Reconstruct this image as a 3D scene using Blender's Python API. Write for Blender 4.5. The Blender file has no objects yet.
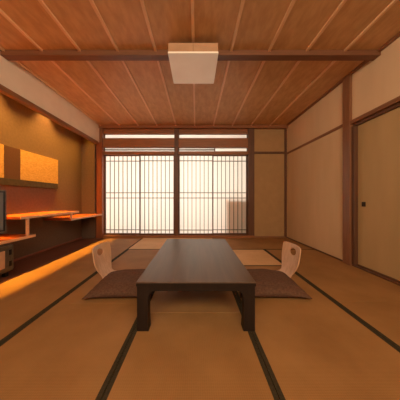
import bpy, bmesh, math, random
from mathutils import Vector, Matrix
random.seed(4)
C = bpy.context.scene.collection
S = bpy.context.scene
F = 185.0; CH = 0.897; YB = 4.31
CEIL = 2.60

# ------------------------------------------------------------------ materials
def nodes(name):
    m = bpy.data.materials.new(name); m.use_nodes = True
    nt = m.node_tree
    b = nt.nodes['Principled BSDF']
    return m, nt, b
def lin(c):
    return tuple(((x/255)/12.92 if x/255 <= .04045 else ((x/255+.055)/1.055)**2.4) for x in c)+(1,)
def wood(name, c1, c2, axis='Y', rough=.5, scale=1.0, spec=.4, bump=.08, coat=0):
    m, nt, b = nodes(name)
    tc = nt.nodes.new('ShaderNodeTexCoord'); mp = nt.nodes.new('ShaderNodeMapping')
    s = {'X': (1.2, 22, 22), 'Y': (22, 1.2, 22), 'Z': (22, 22, 1.2)}[axis]
    mp.inputs['Scale'].default_value = tuple(k*scale for k in s)
    nt.links.new(tc.outputs['Object'], mp.inputs['Vector'])
    n = nt.nodes.new('ShaderNodeTexNoise'); n.inputs['Scale'].default_value = 2.2
    n.inputs['Detail'].default_value = 5; n.inputs['Distortion'].default_value = .6
    nt.links.new(mp.outputs[0], n.inputs['Vector'])
    r = nt.nodes.new('ShaderNodeValToRGB')
    r.color_ramp.elements[0].position = .3; r.color_ramp.elements[1].position = .7
    r.color_ramp.elements[0].color = lin(c1); r.color_ramp.elements[1].color = lin(c2)
    nt.links.new(n.outputs[0], r.inputs[0]); nt.links.new(r.outputs[0], b.inputs['Base Color'])
    bp = nt.nodes.new('ShaderNodeBump'); bp.inputs['Strength'].default_value = bump; bp.inputs['Distance'].default_value = .004
    nt.links.new(n.outputs[0], bp.inputs['Height']); nt.links.new(bp.outputs[0], b.inputs['Normal'])
    b.inputs['Roughness'].default_value = rough; b.inputs['Specular IOR Level'].default_value = spec
    b.inputs['Coat Weight'].default_value = coat
    return m
def mottled(name, c1, c2, scale=6, rough=.9, bump=.15, detail=6, spec=.15, sheen=0, metal=0, stretch=None):
    m, nt, b = nodes(name)
    tc = nt.nodes.new('ShaderNodeTexCoord'); n = nt.nodes.new('ShaderNodeTexNoise')
    n.inputs['Scale'].default_value = scale; n.inputs['Detail'].default_value = detail
    if stretch:
        mp = nt.nodes.new('ShaderNodeMapping'); mp.inputs['Scale'].default_value = stretch
        nt.links.new(tc.outputs['Object'], mp.inputs[0]); nt.links.new(mp.outputs[0], n.inputs['Vector'])
    else:
        nt.links.new(tc.outputs['Object'], n.inputs['Vector'])
    r = nt.nodes.new('ShaderNodeValToRGB')
    r.color_ramp.elements[0].position = .35; r.color_ramp.elements[1].position = .65
    r.color_ramp.elements[0].color = lin(c1); r.color_ramp.elements[1].color = lin(c2)
    nt.links.new(n.outputs[0], r.inputs[0]); nt.links.new(r.outputs[0], b.inputs['Base Color'])
    bp = nt.nodes.new('ShaderNodeBump'); bp.inputs['Strength'].default_value = bump; bp.inputs['Distance'].default_value = .003
    nt.links.new(n.outputs[0], bp.inputs['Height']); nt.links.new(bp.outputs[0], b.inputs['Normal'])
    b.inputs['Roughness'].default_value = rough; b.inputs['Specular IOR Level'].default_value = spec
    b.inputs['Sheen Weight'].default_value = sheen; b.inputs['Metallic'].default_value = metal
    return m
def tatami_mat(name, c1, c2, rush='X'):
    # rush rows: bands run across the mat, crossed by finer warp lines
    m, nt, b = nodes(name)
    tc = nt.nodes.new('ShaderNodeTexCoord')
    w = nt.nodes.new('ShaderNodeTexWave'); w.bands_direction = 'Y' if rush == 'X' else 'X'
    w.inputs['Scale'].default_value = 45; w.inputs['Distortion'].default_value = 1.2; w.inputs['Detail Scale'].default_value = 3
    w2 = nt.nodes.new('ShaderNodeTexWave'); w2.bands_direction = 'X' if rush == 'X' else 'Y'
    w2.inputs['Scale'].default_value = 30
    n = nt.nodes.new('ShaderNodeTexNoise'); n.inputs['Scale'].default_value = 3; n.inputs['Detail'].default_value = 8
    for k in (w, w2, n): nt.links.new(tc.outputs['Object'], k.inputs['Vector'])
    a = nt.nodes.new('ShaderNodeMath'); a.operation = 'MULTIPLY_ADD'; a.inputs[1].default_value = .32
    nt.links.new(w.outputs['Fac'], a.inputs[0]); nt.links.new(n.outputs[0], a.inputs[2])
    a2 = nt.nodes.new('ShaderNodeMath'); a2.operation = 'MULTIPLY_ADD'; a2.inputs[1].default_value = .1
    nt.links.new(w2.outputs['Fac'], a2.inputs[0]); nt.links.new(a.outputs[0], a2.inputs[2])
    r = nt.nodes.new('ShaderNodeValToRGB')
    r.color_ramp.elements[0].position = .45; r.color_ramp.elements[1].position = 1.05 if False else 1.0
    r.color_ramp.elements[0].color = lin(c1); r.color_ramp.elements[1].color = lin(c2)
    nt.links.new(a2.outputs[0], r.inputs[0]); nt.links.new(r.outputs[0], b.inputs['Base Color'])
    bp = nt.nodes.new('ShaderNodeBump'); bp.inputs['Strength'].default_value = .35; bp.inputs['Distance'].default_value = .002
    nt.links.new(a2.outputs[0], bp.inputs['Height']); nt.links.new(bp.outputs[0], b.inputs['Normal'])
    b.inputs['Roughness'].default_value = .62; b.inputs['Specular IOR Level'].default_value = .25
    return m
def translucent(name, col, frac):
    m = bpy.data.materials.new(name); m.use_nodes = True; nt = m.node_tree
    nt.nodes.remove(nt.nodes['Principled BSDF']); out = nt.nodes['Material Output']
    d = nt.nodes.new('ShaderNodeBsdfDiffuse'); t = nt.nodes.new('ShaderNodeBsdfTranslucent'); mx = nt.nodes.new('ShaderNodeMixShader')
    tc = nt.nodes.new('ShaderNodeTexCoord'); n = nt.nodes.new('ShaderNodeTexNoise'); n.inputs['Scale'].default_value = 60
    r = nt.nodes.new('ShaderNodeValToRGB'); c = lin(col)
    r.color_ramp.elements[0].color = tuple(k*.98 for k in c[:3])+(1,); r.color_ramp.elements[1].color = c
    nt.links.new(tc.outputs['Object'], n.inputs['Vector']); nt.links.new(n.outputs[0], r.inputs[0])
    nt.links.new(r.outputs[0], d.inputs[0]); nt.links.new(r.outputs[0], t.inputs[0])
    mx.inputs[0].default_value = frac
    nt.links.new(d.outputs[0], mx.inputs[1]); nt.links.new(t.outputs[0], mx.inputs[2]); nt.links.new(mx.outputs[0], out.inputs[0])
    return m

M = dict(
 ceil = mottled('ceiling_boards', (196,148,96), (212,165,112), 9, rough=.48, bump=.03, detail=7, spec=.4, stretch=(2.2,.7,1)),
 batten = wood('batten_cedar', (228,182,132), (240,198,150), 'Y', .4, 1, .5),
 beam = wood('beam_cedar', (112,72,48), (130,84,56), 'X', .45),
 trimX = wood('trim_wood_x', (142,90,55), (164,107,67), 'X', .45),
 trimY = wood('trim_wood_y', (128,84,54), (150,100,66), 'Y', .45),
 trimZ = wood('trim_wood_z', (128,84,54), (150,100,66), 'Z', .4),
 darkZ = wood('dark_wood_z', (92,60,40), (112,74,50), 'Z', .45),
 darkY = wood('dark_wood_y', (92,60,40), (112,74,50), 'Y', .45),
 reddish = wood('reddish_post', (140,76,44), (158,90,54), 'Z', .35),
 header = mottled('pale_plaster', (234,212,186), (240,218,192), 5),
 wallR = mottled('tan_plaster', (218,186,146), (226,194,154), 4, stretch=(1,1,.15)),
 wallRlow = mottled('tan_wallpaper', (212,178,136), (220,186,144), 4, stretch=(1,1,.15)),
 wallB = mottled('ochre_plaster', (176,138,94), (182,144,98), 7),
 alcove = mottled('brown_earth_plaster', (106,82,64), (112,87,68), 30, bump=.06),
 fusuma = mottled('fusuma_paper', (184,152,104), (196,162,114), 3, rough=.7, stretch=(1,1,.2)),
 board = wood('alcove_board', (92,52,36), (116,66,44), 'Y', .35),
 tatami = tatami_mat('rush_tatami', (140,98,54), (168,122,72), 'X'),
 tatamiT = tatami_mat('rush_tatami_crosswise', (200,156,108), (220,178,130), 'Y'),  # paler tint carries the sheen of the turned weave
 heri = mottled('mat_border_cloth', (52,44,30), (66,56,38), 80, rough=.85),
 sub = mottled('subfloor', (90,60,40), (100,70,46), 5),
 paper = translucent('shoji_paper', (250,245,238), .5),
 kumiko = wood('lattice_wood', (108,108,84), (124,122,98), 'Z', .6),
 frame = wood('shoji_frame', (90,56,34), (106,68,42), 'Z', .5),
 table = wood('dark_lacquered_wood', (82,60,38), (96,70,46), 'Y', .36, .6, .38, .02, 0),
 tableleg = wood('dark_lacquered_leg', (36,25,18), (46,33,24), 'Z', .5, .8, .25),
 ply = wood('bent_plywood', (206,158,118), (226,180,140), 'Z', .38, .7),
 cushion = mottled('brown_cushion_cloth', (92,64,48), (108,78,60), 60, bump=.25, sheen=0),
 lampframe = mottled('lamp_frame', (176,134,100), (186,144,108), 8, rough=.6),
 lampshade = mottled('lamp_acrylic', (236,216,190), (240,222,198), 4, rough=.5, bump=.02),
 shelf = wood('shelf_board', (180,84,34), (198,98,42), 'Y', .45, .8),
 shelfedge = wood('shelf_edge', (206,152,104), (222,172,126), 'Y', .4),
 shelfunder = wood('shelf_under', (120,64,38), (140,78,48), 'Y', .5),
 gold = mottled('gold_washi', (180,132,66), (204,156,88), 30, rough=.75, bump=.2, stretch=(1,1,2.5)),
 brownpanel = mottled('brown_cloth_panel', (84,56,42), (94,62,46), 90),
 silver = mottled('satin_silver', (84,78,66), (96,90,76), 40, rough=.4, metal=.7, spec=.5),
 screen = mottled('grey_screen', (96,92,88), (104,100,94), 3, rough=.2, spec=.5),
 black = mottled('black_plastic', (26,22,20), (34,30,26), 30, rough=.5),
 shadow_strip = mottled('panel_shadow_tone', (66,54,40), (76,62,46), 20, rough=.7),
 beige = mottled('beige_panel', (176,136,104), (188,148,114), 12, rough=.6),
 cab = wood('cabinet_wood', (224,158,100), (234,172,114), 'Z', .5),
 iron = mottled('bronze_pull', (58,46,36), (70,56,44), 50, rough=.4, metal=.8),
)

lb = M['lampshade'].node_tree.nodes['Principled BSDF']
lb.inputs['Emission Color'].default_value = (1, .78, .55, 1); lb.inputs['Emission Strength'].default_value = .12  # faint glow added to lift the tone of the unlit shade
# ------------------------------------------------------------------ helpers
def box(bm, x0, x1, y0, y1, z0, z1, bev=0):
    r = bmesh.ops.create_cube(bm, size=1)
    vs = r['verts']
    for v in vs:
        v.co = Vector((x0+(v.co.x+.5)*(x1-x0), y0+(v.co.y+.5)*(y1-y0), z0+(v.co.z+.5)*(z1-z0)))
    if bev:
        es = {e for v in vs for e in v.link_edges}
        bmesh.ops.bevel(bm, geom=list(es), offset=bev, segments=2, affect='EDGES', profile=.5)
def obj(name, bm, mat, parent=None, smooth=False):
    bmesh.ops.recalc_face_normals(bm, faces=bm.faces)
    me = bpy.data.meshes.new(name); bm.to_mesh(me); bm.free()
    me.materials.append(mat)
    if smooth:
        for p in me.polygons: p.use_smooth = True
    o = bpy.data.objects.new(name, me); C.objects.link(o)
    if parent: o.parent = parent; o.matrix_parent_inverse = Matrix.Translation(-parent.location) if parent.type == 'EMPTY' else Matrix()
    return o
def bx(name, mat, x0, x1, y0, y1, z0, z1, parent=None, bev=.002):
    bm = bmesh.new(); box(bm, x0, x1, y0, y1, z0, z1, bev); return obj(name, bm, mat, parent)
def st(o): o['kind'] = 'structure'; return o
def tag(o, label, cat, group=None):
    o['label'] = label; o['category'] = cat
    if group: o['group'] = group
    return o
def thing(name, loc, label, cat, group=None):
    o = bpy.data.objects.new(name, None); o.empty_display_size = .1; o.location = loc; C.objects.link(o)
    return tag(o, label, cat, group)
def px(x): return (x-196)/42.9
def pz(y): return CH+(199-y)/42.9
tn = [0]
def trim(mat, *a, **k):
    tn[0] += 1
    return st(bx('trim_%d' % tn[0], mat, *a, **k))

# ------------------------------------------------------------------ shell
YR = -1.9
st(bx('floor', M['sub'], -2.72, 2.3, YR, 4.34, -.10, -.035, bev=0))
st(bx('ceiling', M['ceil'], -2.72, 2.3, YR, 4.46, CEIL, CEIL+.08, bev=0))
for k in range(-5, 5):
    x = -.03+.433*k
    trim(M['batten'], x-.015, x+.015, YR, 4.30, CEIL-.018, CEIL)
trim(M['beam'], -2.235, 2.11, 2.11, 2.20, 2.54, CEIL)
# left: alcove wall, its end, header over the alcove
st(bx('wall_left', M['alcove'], -2.72, -2.60, YR, 4.34, -.035, CEIL, bev=0))
st(bx('wall_alcove_end', M['alcove'], -2.60, -2.30, 4.20, 4.34, -.035, CEIL, bev=0))
st(bx('wall_header', M['header'], -2.262, -2.235, YR, 4.27, 2.205, CEIL, bev=0))
trim(M['trimY'], -2.295, -2.222, YR, 4.20, 2.145, 2.205)
st(bx('floor_board', M['board'], -2.60, -2.07, YR, 4.20, -.035, .004))
st(bx('baseboard_left', M['shelfunder'], -2.60, -2.588, YR, 4.20, .004, .035))
trim(M['reddish'], -2.30, px(103.2), 4.262, 4.42, -.035, 2.205)
trim(M['trimZ'], -2.235, px(103.2), 4.27, 4.42, 2.205, CEIL-.07)
# back: posts, rails, panels
trim(M['trimX'], -2.235, 2.11, 4.24, 4.44, CEIL-.07, CEIL)
YF, YK = 4.30, 4.43
L0, L1, R0, R1 = px(103.2), px(174.5), px(178.5), px(248)
trim(M['darkZ'], L1, R0, YF-.02, YK, 0, CEIL-.07)
trim(M['darkZ'], R1, px(254), YF-.02, YK, 0, CEIL-.07)
for a, b in ((L0, L1), (R0, R1)):
    trim(M['trimX'], a, b, YF+.03, YK, pz(133.5), CEIL-.07)
    trim(M['trimX'], a, b, YF, YK, pz(147.3), pz(138.2))
    trim(M['trimX'], a, b, YF, YK, pz(154.6), pz(151.4))
trim(M['trimX'], -2.15, px(254), YF-.03, YK, -.035, .052)
st(bx('wall_back', M['wallB'], px(254), 2.11, 4.335, 4.46, -.035, CEIL-.07, bev=0))
trim(M['darkY'], px(254), 2.11, 4.305, 4.345, pz(153.6), pz(151.6))
trim(M['trimX'], px(254), 2.11, 4.315, 4.345, 0, .025)
trim(M['darkZ'], 2.07, 2.12, 4.30, 4.345, 0.025, CEIL-.07)
# ranma transom windows
def window(n, x0, x1, z0, z1, bar=None, stile=None):
    bm = bmesh.new(); t = .006
    box(bm, x0, x1, 4.37, 4.395, z0, z0+t); box(bm, x0, x1, 4.37, 4.395, z1-t, z1)
    box(bm, x0, x0+.012, 4.37, 4.395, z0, z1); box(bm, x1-.012, x1, 4.37, 4.395, z0, z1)
    if bar: box(bm, x0, bar[1], 4.36, 4.384, bar[0]-.013, bar[0]+.013)
    if stile: box(bm, stile-.012, stile+.012, 4.372, 4.39, z0, z1)
    w = st(obj('window_%d' % n, bm, M['frame']))
    bx('paper', M['paper'], x0, x1, 4.385, 4.3865, z0, z1, w, bev=0)
window(1, L0, L1, pz(138.2), pz(133.5)); window(2, R0, R1, pz(138.2), pz(133.5))
window(3, L0, L1, pz(151.4), pz(147.3), (pz(149.2), L1)); window(4, R0, R1, pz(151.4), pz(147.3), (pz(149.2), px(215)), px(215))
# shoji
def shoji(n, x0, x1, y):
    z0, z1 = .052, pz(154.6); fw = .026
    bm = bmesh.new()
    box(bm, x0, x0+fw, y, y+.028, z0, z1, .001); box(bm, x1-fw, x1, y, y+.028, z0, z1, .001)
    box(bm, x0+fw, x1-fw, y, y+.028, z0, z0+.035, .001); box(bm, x0+fw, x1-fw, y, y+.028, z1-.02, z1, .001)
    d = st(obj('door_%d' % n, bm, M['frame']))
    bm = bmesh.new()
    for i in range(1, 8):
        x = x0+fw+(x1-x0-2*fw)*i/8
        box(bm, x-.007, x+.007, y+.008, y+.022, z0+.03, z1-.015)
    for zz in (pz(160.5), pz(192.7), pz(198), pz(230.3)):
        box(bm, x0+fw, x1-fw, y+.005, y+.0215, zz-.0085, zz+.0085)
    obj('lattice', bm, M['kumiko'], d)
    bx('paper', M['paper'], x0+.01, x1-.01, y+.022, y+.0235, z0+.01, z1-.01, d, bev=0)
ml, mr = px(139.5), px(213)
shoji(1, L0, ml+.013, 4.375); shoji(2, ml-.013, L1, 4.335)
shoji(3, R0, mr+.013, 4.335); shoji(4, mr-.013, R1, 4.375)
# veranda floor behind the screens and the cabinet seen through the paper
st(bx('floor_veranda', M['sub'], -3.2, 2.6, 4.44, 6.2, -.10, -.035, bev=0))
t = thing('cabinet', ((px(226.5)+1.5)/2, 4.6, -.035), 'tan box-shaped cabinet dimly seen through the paper of the right-hand sliding screen', 'cabinet')
bx('body', M['cab'], px(226.5), 1.45, 4.455, 4.80, 0, pz(201.5), t)
bx('top', M['cab'], px(226), 1.47, 4.45, 4.82, pz(201.5), pz(200.3), t)
bx('plinth', M['cab'], px(227.5), 1.44, 4.48, 4.79, -.035, 0, t)
# right wall
st(bx('wall_right', M['wallRlow'], 2.11, 2.28, 2.62, 4.34, -.035, 1.93, bev=0))
st(bx('wall_right_upper', M['wallR'], 2.11, 2.28, 2.62, 4.34, 1.97, CEIL, bev=0))
trim(M['trimY'], 2.095, 2.28, 2.62, 4.34, 1.93, 1.97)
st(bx('wall_right_lintel', M['wallR'], 2.11, 2.28, YR, 2.50, 1.955, CEIL, bev=0))
trim(M['trimY'], 2.085, 2.28, YR, 2.50, 1.905, 1.955)
trim(M['darkY'], 2.12, 2.28, YR, 2.50, 1.87, 1.905)
trim(M['trimZ'], 2.075, 2.28, 2.50, 2.62, -.035, CEIL)
trim(M['darkZ'], 2.10, 2.28, 2.455, 2.50, .02, 1.87)
trim(M['darkY'], 2.108, 2.28, YR, 2.50, -.035, .012)
trim(M['darkY'], 2.098, 2.11, 2.62, 4.30, 0, .022)
trim(M['trimY'], 2.07, 2.11, YR, 2.12, CEIL-.025, CEIL); trim(M['trimY'], 2.07, 2.11, 2.2, 4.24, CEIL-.025, CEIL)
bm = bmesh.new(); box(bm, 2.15, 2.175, .62, 2.47, .012, 1.875)
d = st(obj('door_5', bm, M['fusuma']))
bm = bmesh.new()
box(bm, 2.142, 2.15, .62, 2.455, .012, .035); box(bm, 2.142, 2.15, .62, .645, .035, 1.875)
obj('door_rim', bm, M['darkY'], d)
bm = bmesh.new(); box(bm, 2.143, 2.151, 2.345, 2.395, .80, .86, .002); obj('handle', bm, M['iron'], d)
bm = bmesh.new(); box(bm, 2.19, 2.215, YR, .7, .012, 1.875); d = st(obj('door_6', bm, M['fusuma']))
st(bx('wall_behind', M['wallR'], -2.72, 2.28, YR-.1, YR, -.035, CEIL, bev=0))

# ------------------------------------------------------------------ tatami
def mat(x0, x1, y0, y1, m, borders, label):
    g = .0015; B = .024
    bm = bmesh.new(); box(bm, x0+g, x1-g, y0+g, y1-g, -.035, 0, .002)
    o = obj('tatami_mat', bm, M[m]); tag(o, label, 'tatami mat', 'tatami mats covering the floor')
    for s in borders:
        bm = bmesh.new(); h = .0012
        if s == 'l': box(bm, x0+g, x0+g+B, y0+g, y1-g, -.01, h)
        if s == 'r': box(bm, x1-g-B, x1-g, y0+g, y1-g, -.01, h)
        if s == 'n': box(bm, x0+g, x1-g, y0+g, y0+g+B, -.01, h)
        if s == 'f': box(bm, x0+g, x1-g, y1-g-B, y1-g, -.01, h)
        obj('cloth_border', bm, M['heri'], o)
XA, XB, XC, XD, XE, XF = -2.07, -1.215, -.425, .375, 1.215, 2.107
mat(XA, XB, 2.37, 4.20, 'tatami', 'r', 'tatami mat along the shelf alcove, the one reaching the paper screens')
mat(XA, XB, .54, 2.37, 'tatami', 'r', 'tatami mat along the shelf alcove, the one nearest the viewer, lit by an orange stripe')
mat(XB, XC, 1.585, 3.286, 'tatami', 'lr', 'tatami mat lying under the left cushion and the left floor chair')
mat(XB, XC, -.12, 1.585, 'tatami', 'lr', 'foreground tatami mat left of the table, in front of the left cushion')
mat(XB, XD, 3.286, 4.28, 'tatamiT', 'n', 'paler tatami mat laid crosswise in front of the left pair of paper screens')
mat(XC, XD, 1.46, 3.286, 'tatami', 'lr', 'tatami mat directly beneath the low dark table')
mat(XC, XD, -.12, 1.46, 'tatami', 'lr', 'foreground tatami mat in the middle, in front of the table legs')
mat(XD, XF, 3.286, 4.28, 'tatami', 'n', 'tatami mat laid crosswise at the back, in front of the tan wall at right')
mat(XD, XE, 2.477, 3.286, 'tatamiT', 'nr', 'pale square half-size tatami mat behind the right cushion')
mat(XD, XE, .78, 2.477, 'tatami', 'lr', 'tatami mat lying under the right cushion and the right floor chair')
mat(XE, XF, 1.627, 3.286, 'tatami', 'l', 'tatami mat along the right wall beside the wooden post')
mat(XE, XF, -.03, 1.627, 'tatami', 'l', 'tatami mat along the right-hand sliding door, nearest the viewer')

# ------------------------------------------------------------------ low table
TX, TY0, TY1, TZ = .405, 1.245, 2.60, .333
t = thing('low_table', (0, 1.92, 0), 'long dark wooden low table standing on the tatami between two floor chairs', 'table')
bx('tabletop', M['table'], -TX, TX, TY0, TY1, TZ-.008, TZ, t, bev=.003)
bx('shaded_edge', M['tableleg'], -TX+.0005, TX-.0005, TY0+.0005, TY1-.0005, TZ-.028, TZ-.008, t, bev=.001)  # edge facing away from the screens: shade put into a darker wood colour
bm = bmesh.new(); i = .006
box(bm, -TX+i+.12, TX-i-.12, TY0+i, TY0+i+.028, TZ-.062, TZ-.028); obj('apron', bm, M['tableleg'], t)
bm = bmesh.new(); box(bm, -TX+i+.12, TX-i-.12, TY1-i-.028, TY1-i, TZ-.062, TZ-.028); obj('apron', bm, M['tableleg'], t)
for s in (-1, 1):
    xa, xb = sorted((s*(TX-i), s*(TX-i-.028)))
    bm = bmesh.new(); box(bm, xa, xb, TY0+i+.12, TY1-i-.12, TZ-.062, TZ-.028); obj('apron', bm, M['tableleg'], t)
def leg(sx, sy):
    bm = bmesh.new()
    cx = sx*(TX-i); cy = (TY0+i) if sy < 0 else (TY1-i)
    # two curved boards meeting at the corner plus a solid post, flared under the top
    R = .045; top = TZ-.028; ap = TZ-.062
    prof = [(0, .078), (.05, .074), (.12, .072), (.20, .074), (ap-R, .078)]
    for k in range(1, 9):
        a = math.pi/2*k/8
        prof.append((ap-R+R*math.sin(a), .078+R*(1-math.cos(a))))
    prof.append((top, .078+R))
    rings = []
    for (z, w) in prof:
        w2 = min(w, .122)
        rings.append([bm.verts.new((cx-sx*u, cy-sy*v, z)) for u, v in ((0, 0), (w, 0), (w, .07), (.07, .07), (.07, w2), (0, w2))])
    for a, b in zip(rings, rings[1:]):
        for q in range(6): bm.faces.new((a[q], a[(q+1) % 6], b[(q+1) % 6], b[q]))
    bm.faces.new(rings[0]); bm.faces.new(rings[-1])
    obj('leg', bm, M['tableleg'], t)
for sx in (-1, 1):
    for sy in (-1, 1): leg(sx, sy)
t.location.z = .003

# ------------------------------------------------------------------ floor chairs (bent plywood, legless)
def make_chair(s, cy, label):
    t = thing('floor_chair', (s*.8, cy, 0), label, 'floor chair', 'bent plywood floor chairs at the table')
    # profile in (X outward, Z): seat, bend, back
    pts = [(.50, .016), (.60, .012), (.75, .011), (.87, .013), (.94, .022), (.985, .048), (1.01, .09), (1.035, .15), (1.06, .22), (1.08, .29), (1.095, .345), (1.103, .378)]
    # catmull-rom resample
    P = [Vector((a, 0, b)) for a, b in pts]
    out = []
    for k in range(len(P)-1):
        p0, p1, p2, p3 = P[max(k-1, 0)], P[k], P[k+1], P[min(k+2, len(P)-1)]
        for j in range(7):
            q = j/7
            out.append(.5*((2*p1)+(-p0+p2)*q+(2*p0-5*p1+4*p2-p3)*q*q+(-p0+3*p1-3*p2+p3)*q**3))
    out.append(P[-1])
    L = [0]
    for a, b in zip(out, out[1:]): L.append(L[-1]+(b-a).length)
    tot = L[-1]
    def half(l):
        # half-width along the sheet
        f = l/tot
        if f < .45: w = .20
        elif f < .62: w = (.20-.085*math.sin((f-.45)/.17*math.pi/2))
        else: w = .115+.075*math.sin(min((f-.62)/.24, 1)*math.pi/2)
        e = tot-l; r = .036
        if e < r: w -= r-math.sqrt(max(r*r-(r-e)**2, 0))
        if l < r: w -= r-math.sqrt(max(r*r-(r-l)**2, 0))
        return w
    def at(l):
        l = min(max(l, 0), tot)
        for k in range(len(L)-1):
            if l <= L[k+1]:
                f = (l-L[k])/(L[k+1]-L[k]); return out[k].lerp(out[k+1], f)
        return out[-1]
    NU, NV = 110, 48
    hl = tot-.085; a_, b_ = .038, .066          # hole: centre along sheet, half height, half width
    bm = bmesh.new(); grid = []; uv = {}
    for iu in range(NU+1):
        l = tot*iu/NU; w = half(l); row = []
        for iv in range(NV+1):
            v = bm.verts.new((0, 0, 0)); uv[v] = [l, (iv/NV*2-1)*w]; row.append(v)
        grid.append(row)
    for a, b in zip(grid, grid[1:]):
        for k in range(NV): bm.faces.new((a[k], a[k+1], b[k+1], b[k]))
    def inside(l, y): return ((l-hl)/a_)**2+(y/b_)**2
    dele = [f for f in bm.faces if inside(sum(uv[v][0] for v in f.verts)/4, sum(uv[v][1] for v in f.verts)/4) < 1]
    ring = {v for f in dele for v in f.verts if any(g not in dele for g in v.link_faces)}
    for v in ring:
        k = 1/math.sqrt(inside(*uv[v])+1e-9); l, y = uv[v]
        uv[v] = [hl+(l-hl)*k, y*k]
    for v in bm.verts:
        l, y = uv[v]; p = at(l)
        f = max(0, (l/tot-.6)/.4)
        v.co = Vector((s*(p.x+(.03 if s > 0 else .012)-f*.9*(y*y)*1.4), cy+y, p.z))
    bmesh.ops.delete(bm, geom=dele, context='FACES')
    loose = [v for v in bm.verts if not v.link_faces]
    bmesh.ops.delete(bm, geom=loose, context='VERTS')
    # seat and back as two meshes of the same sheet
    lay = bm.faces.layers.int.new('p')
    cut = None
    me_b = bm.copy()
    def side(b, keep_back):
        dl = [f for f in b.faces if ((abs(f.calc_center_median().x) > .96) != keep_back)]
        bmesh.ops.delete(b, geom=dl, context='FACES')
        return b
    for nm, b in (('seat', side(bm, False)), ('backrest', side(me_b, True))):
        o = obj(nm, b, M['ply'], t, True)
        md = o.modifiers.new('thick', 'SOLIDIFY'); md.thickness = .012; md.offset = 0
        md2 = o.modifiers.new('edge', 'BEVEL'); md2.width = .002; md2.segments = 1; md2.limit_method = 'ANGLE'
    return t
make_chair(-1, 2.10, 'legless bent plywood floor chair with oval hand hole, left of the table')
make_chair(1, 2.11, 'legless bent plywood floor chair with oval hand hole, right of the table')

# ------------------------------------------------------------------ cushions
def make_cushion(cx, cy, w, d, h, seed, label, rot=0):
    rnd = random.Random(seed); bm = bmesh.new(); N = 48
    ph = [rnd.uniform(0, 6.28) for _ in range(6)]
    def pt(u, v, top):
        pin = .07
        x = u*(1-pin*(1-u*u)*0-pin*(1-v*v)*abs(u)**1.5*1.0) * w/2
        y = v*(1-pin*(1-u*u)*abs(v)**1.5) * d/2
        e = max(0, (1-abs(u)**2.4))**.55*max(0, (1-abs(v)**2.4))**.55
        wr = .008*math.sin(9*u+4*v+ph[0])*(abs(u*v)+.2)+.006*math.sin(15*v-5*u*v+ph[1])*max(abs(u), abs(v))
        sag = -.014*math.exp(-(u*u+v*v)*4)
        sm = h*(.16+.26*(1-abs(u*v)**1.2))
        if top: z = sm+(h-sm)*e+(wr+sag)*e
        else: z = sm-(sm-.002)*min(1, e*2.5)
        return (x, y, z+.018)
    T = [[bm.verts.new(pt(-1+2*i/N, -1+2*j/N, True)) for j in range(N+1)] for i in range(N+1)]
    B = [[T[i][j] if i in (0, N) or j in (0, N) else bm.verts.new(pt(-1+2*i/N, -1+2*j/N, False)) for j in range(N+1)] for i in range(N+1)]
    for i in range(N):
        for j in range(N):
            bm.faces.new((T[i][j], T[i+1][j], T[i+1][j+1], T[i][j+1]))
            f = (B[i][j], B[i][j+1], B[i+1][j+1], B[i+1][j])
            if len({q for q in f}) == 4:
                try: bm.faces.new(f)
                except ValueError: pass
    t = thing('floor_cushion', (cx, cy, 0), label, 'cushion', 'brown cushions at the table')
    t.rotation_euler.z = rot
    me = obj('cover', bm, M['cushion'], None, True); me.parent = t
    # piping around the seam
    bm = bmesh.new(); loop = []
    for i in range(N): loop.append(pt(-1+2*i/N, -1, True))
    for i in range(N): loop.append(pt(1, -1+2*i/N, True))
    for i in range(N): loop.append(pt(1-2*i/N, 1, True))
    for i in range(N): loop.append(pt(-1, 1-2*i/N, True))
    n = len(loop); rings = []
    for k, p in enumerate(loop):
        p = Vector(p); tg = (Vector(loop[(k+1) % n])-Vector(loop[k-1])).normalized()
        a = tg.cross(Vector((0, 0, 1))).normalized(); b = a.cross(tg)
        rings.append([bm.verts.new(p+(a*math.cos(q)+b*math.sin(q))*.0035) for q in (0, 1.57, 3.14, 4.71)])
    for k in range(n):
        a, b = rings[k], rings[(k+1) % n]
        for q in range(4): bm.faces.new((a[q], a[(q+1) % 4], b[(q+1) % 4], b[q]))
    pp = obj('seam_piping', bm, M['cushion'], None, True); pp.parent = t
make_cushion(-.70, 1.895, .585, .58, .10, 3, 'square brown cushion lying on the left floor chair seat', .03)
make_cushion(.715, 1.90, .60, .58, .10, 9, 'square brown cushion lying on the right floor chair seat', -.03)

# ------------------------------------------------------------------ ceiling lamp
lx, ly = -.03, 2.20
t = thing('ceiling_lamp', (lx, ly, 2.54), 'square shallow ceiling lamp with cream shade fixed under the cross beam', 'lamp')
bx('housing', M['lampframe'], lx-.262, lx+.262, ly-.255, ly+.255, 2.445, 2.54, t, bev=.003)
bx('lamp_shade', M['lampshade'], lx-.266, lx+.266, ly-.259, ly+.259, 2.428, 2.447, t, bev=.004)
bm = bmesh.new(); box(bm, lx-.002, lx+.002, ly-.258, ly-.254, 2.448, 2.54); obj('corner_seam', bm, M['trimZ'], t)

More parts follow.
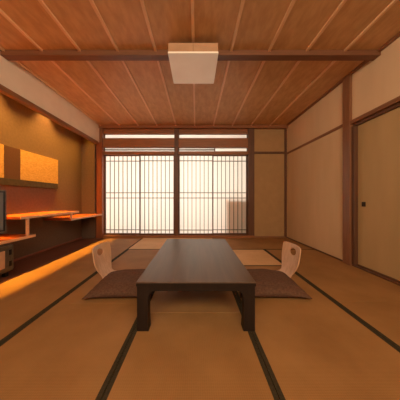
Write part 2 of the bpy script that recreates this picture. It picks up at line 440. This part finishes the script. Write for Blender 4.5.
# ------------------------------------------------------------------ shelves in the alcove
def shelf(y0, y1, top, label, x1=-2.13, th=.032, posts=()):
    t = thing('wall_shelf', (-2.37, (y0+y1)/2, top), label, 'shelf', 'stepped shelves on the alcove wall')
    bx('board', M['shelf'], -2.60, x1-.008, y0, y1, top-th, top, t)
    bx('edge_strip', M['shelfedge'], x1-.008, x1, y0, y1, top-th, top+.001, t, bev=.001)
    for (yy, z0, z1, xx) in posts:
        bx('upright', M['shelfedge'], xx-.03, xx, yy-.012, yy+.012, z0, z1, t)
shelf(YR+.02, 2.46, .43, 'lowest orange-brown wall shelf at the left, carrying the television')
shelf(2.25, 3.37, .68, 'upper middle orange-brown wall shelf on short uprights', posts=((2.36, .43, .648, -2.135), (3.19, .56, .648, -2.135)))
shelf(3.165, 4.20, .56, 'far wall shelf reaching the corner beside the paper screens')

# gold and brown panels on the wall
def panel(y0, y1, m, label):
    o = bx('wall_panel', M[m], -2.60, -2.578, y0, y1, 1.18, 1.625, bev=.003)
    return tag(o, label, 'wall panel', 'panels in a row on the alcove wall')
panel(2.72, 3.46, 'gold', 'gold paper wall panel at the right end of the row in the alcove')
panel(2.49, 2.715, 'brownpanel', 'narrow plain brown wall panel between the two gold panels')
panel(1.75, 2.485, 'gold', 'gold paper wall panel cut off by the left edge of the picture')

t = tag(bx('panel_shadow_strip', M['shadow_strip'], -2.60, -2.56, 1.75, 3.43, 1.085, 1.178), 'dark narrow strip built as the shadow on the alcove wall right under the gold panels', 'shadow_strip')  # shadow below the panels, built as a dark solid strip

# television
t = thing('television', (-2.25, 1.8, .43), 'small flat television in a silver frame on the lowest shelf', 'television')
bm = bmesh.new(); box(bm, -2.235, -2.20, 1.45, 2.15, .50, 1.0, .004); obj('frame', bm, M['silver'], t)
bx('bezel', M['black'], -2.2005, -2.196, 1.47, 2.128, .53, .985, t, bev=0)
bx('screen', M['screen'], -2.198, -2.194, 1.49, 2.105, .545, .97, t, bev=0)
bx('back_cover', M['black'], -2.285, -2.235, 1.52, 2.08, .54, .96, t, bev=.01)
bm = bmesh.new(); box(bm, -2.30, -2.17, 1.62, 1.98, .43, .445, .003); box(bm, -2.26, -2.22, 1.75, 1.85, .445, .51); obj('stand', bm, M['black'], t)

# small box below the shelf
t = thing('storage_box', (-2.3, 1.95, .004), 'small metal-framed box with a beige front standing under the lowest shelf', 'box')
bx('body', M['silver'], -2.54, -2.155, 1.72, 2.172, .06, .375, t, bev=.006)
bx('door', M['silver'], -2.155, -2.14, 1.72, 2.172, .075, .365, t, bev=.004)
bx('door_panel', M['beige'], -2.141, -2.136, 1.745, 2.07, .12, .315, t, bev=.001)
for z in (.125, .255): bx('hinge', M['black'], -2.141, -2.134, 2.12, 2.145, z, z+.06, t, bev=.002)
for (x, y) in ((-2.5, 1.76), (-2.2, 1.76), (-2.5, 2.13), (-2.2, 2.13)): bx('foot', M['black'], x-.02, x+.02, y-.02, y+.02, .004, .06, t)

# ------------------------------------------------------------------ light
def area(name, loc, rot, sx, sy, power, col, spread=None):
    l = bpy.data.lights.new(name, 'AREA'); l.shape = 'RECTANGLE'; l.size = sx; l.size_y = sy; l.energy = power; l.color = col
    if spread: l.spread = spread
    o = bpy.data.objects.new(name, l); o.location = loc; o.rotation_euler = rot; C.objects.link(o); return o
R90 = math.pi/2
area('daylight', (-.9, 5.9, 1.35), (-R90, 0, 0), 4.2, 2.6, 180, (1, .97, .93))
area('rear_fill', (.1, -1.2, 2.3), (math.radians(78), 0, 0), 2.8, .9, 82, (1, .84, .62))  # added fill behind the camera, no fixture there
area('alcove_strip', (-2.40, 2.4, 2.57), (0, 0, 0), .015, 3.4, 40, (1, .50, .05), math.radians(55))
def spot(name, loc, power, r=.02, ang=110):
    l = bpy.data.lights.new(name, 'SPOT'); l.energy = power; l.color = (1, .54, .13); l.shadow_soft_size = r; l.spot_size = math.radians(ang); l.spot_blend = .8
    o = bpy.data.objects.new(name, l); o.location = loc; o.rotation_euler = (0, math.radians(12), 0); C.objects.link(o)
for y in (1.45, 2.3, 3.17): spot('alcove_downlight', (-2.37, y, 2.55), 42, .02, 84)
w = bpy.data.worlds.new('World'); S.world = w; w.use_nodes = True
w.node_tree.nodes['Background'].inputs[0].default_value = (1, .85, .66, 1)
w.node_tree.nodes['Background'].inputs[1].default_value = .3

# ------------------------------------------------------------------ camera
cam = bpy.data.cameras.new('camera'); co = bpy.data.objects.new('camera', cam); C.objects.link(co)
co.location = (0, 0, CH); co.rotation_euler = (R90, 0, 0)
cam.sensor_width = 36; cam.sensor_fit = 'HORIZONTAL'; cam.lens = F/400*36
cam.shift_x = 4/400; cam.shift_y = -1/400; cam.clip_start = .02
S.camera = co
S.view_settings.view_transform = 'Standard'; S.view_settings.look = 'None'
S.view_settings.exposure = .36; S.view_settings.gamma = 1; S.view_settings.use_curve_mapping = False
S.cycles.max_bounces = 12; S.cycles.diffuse_bounces = 8
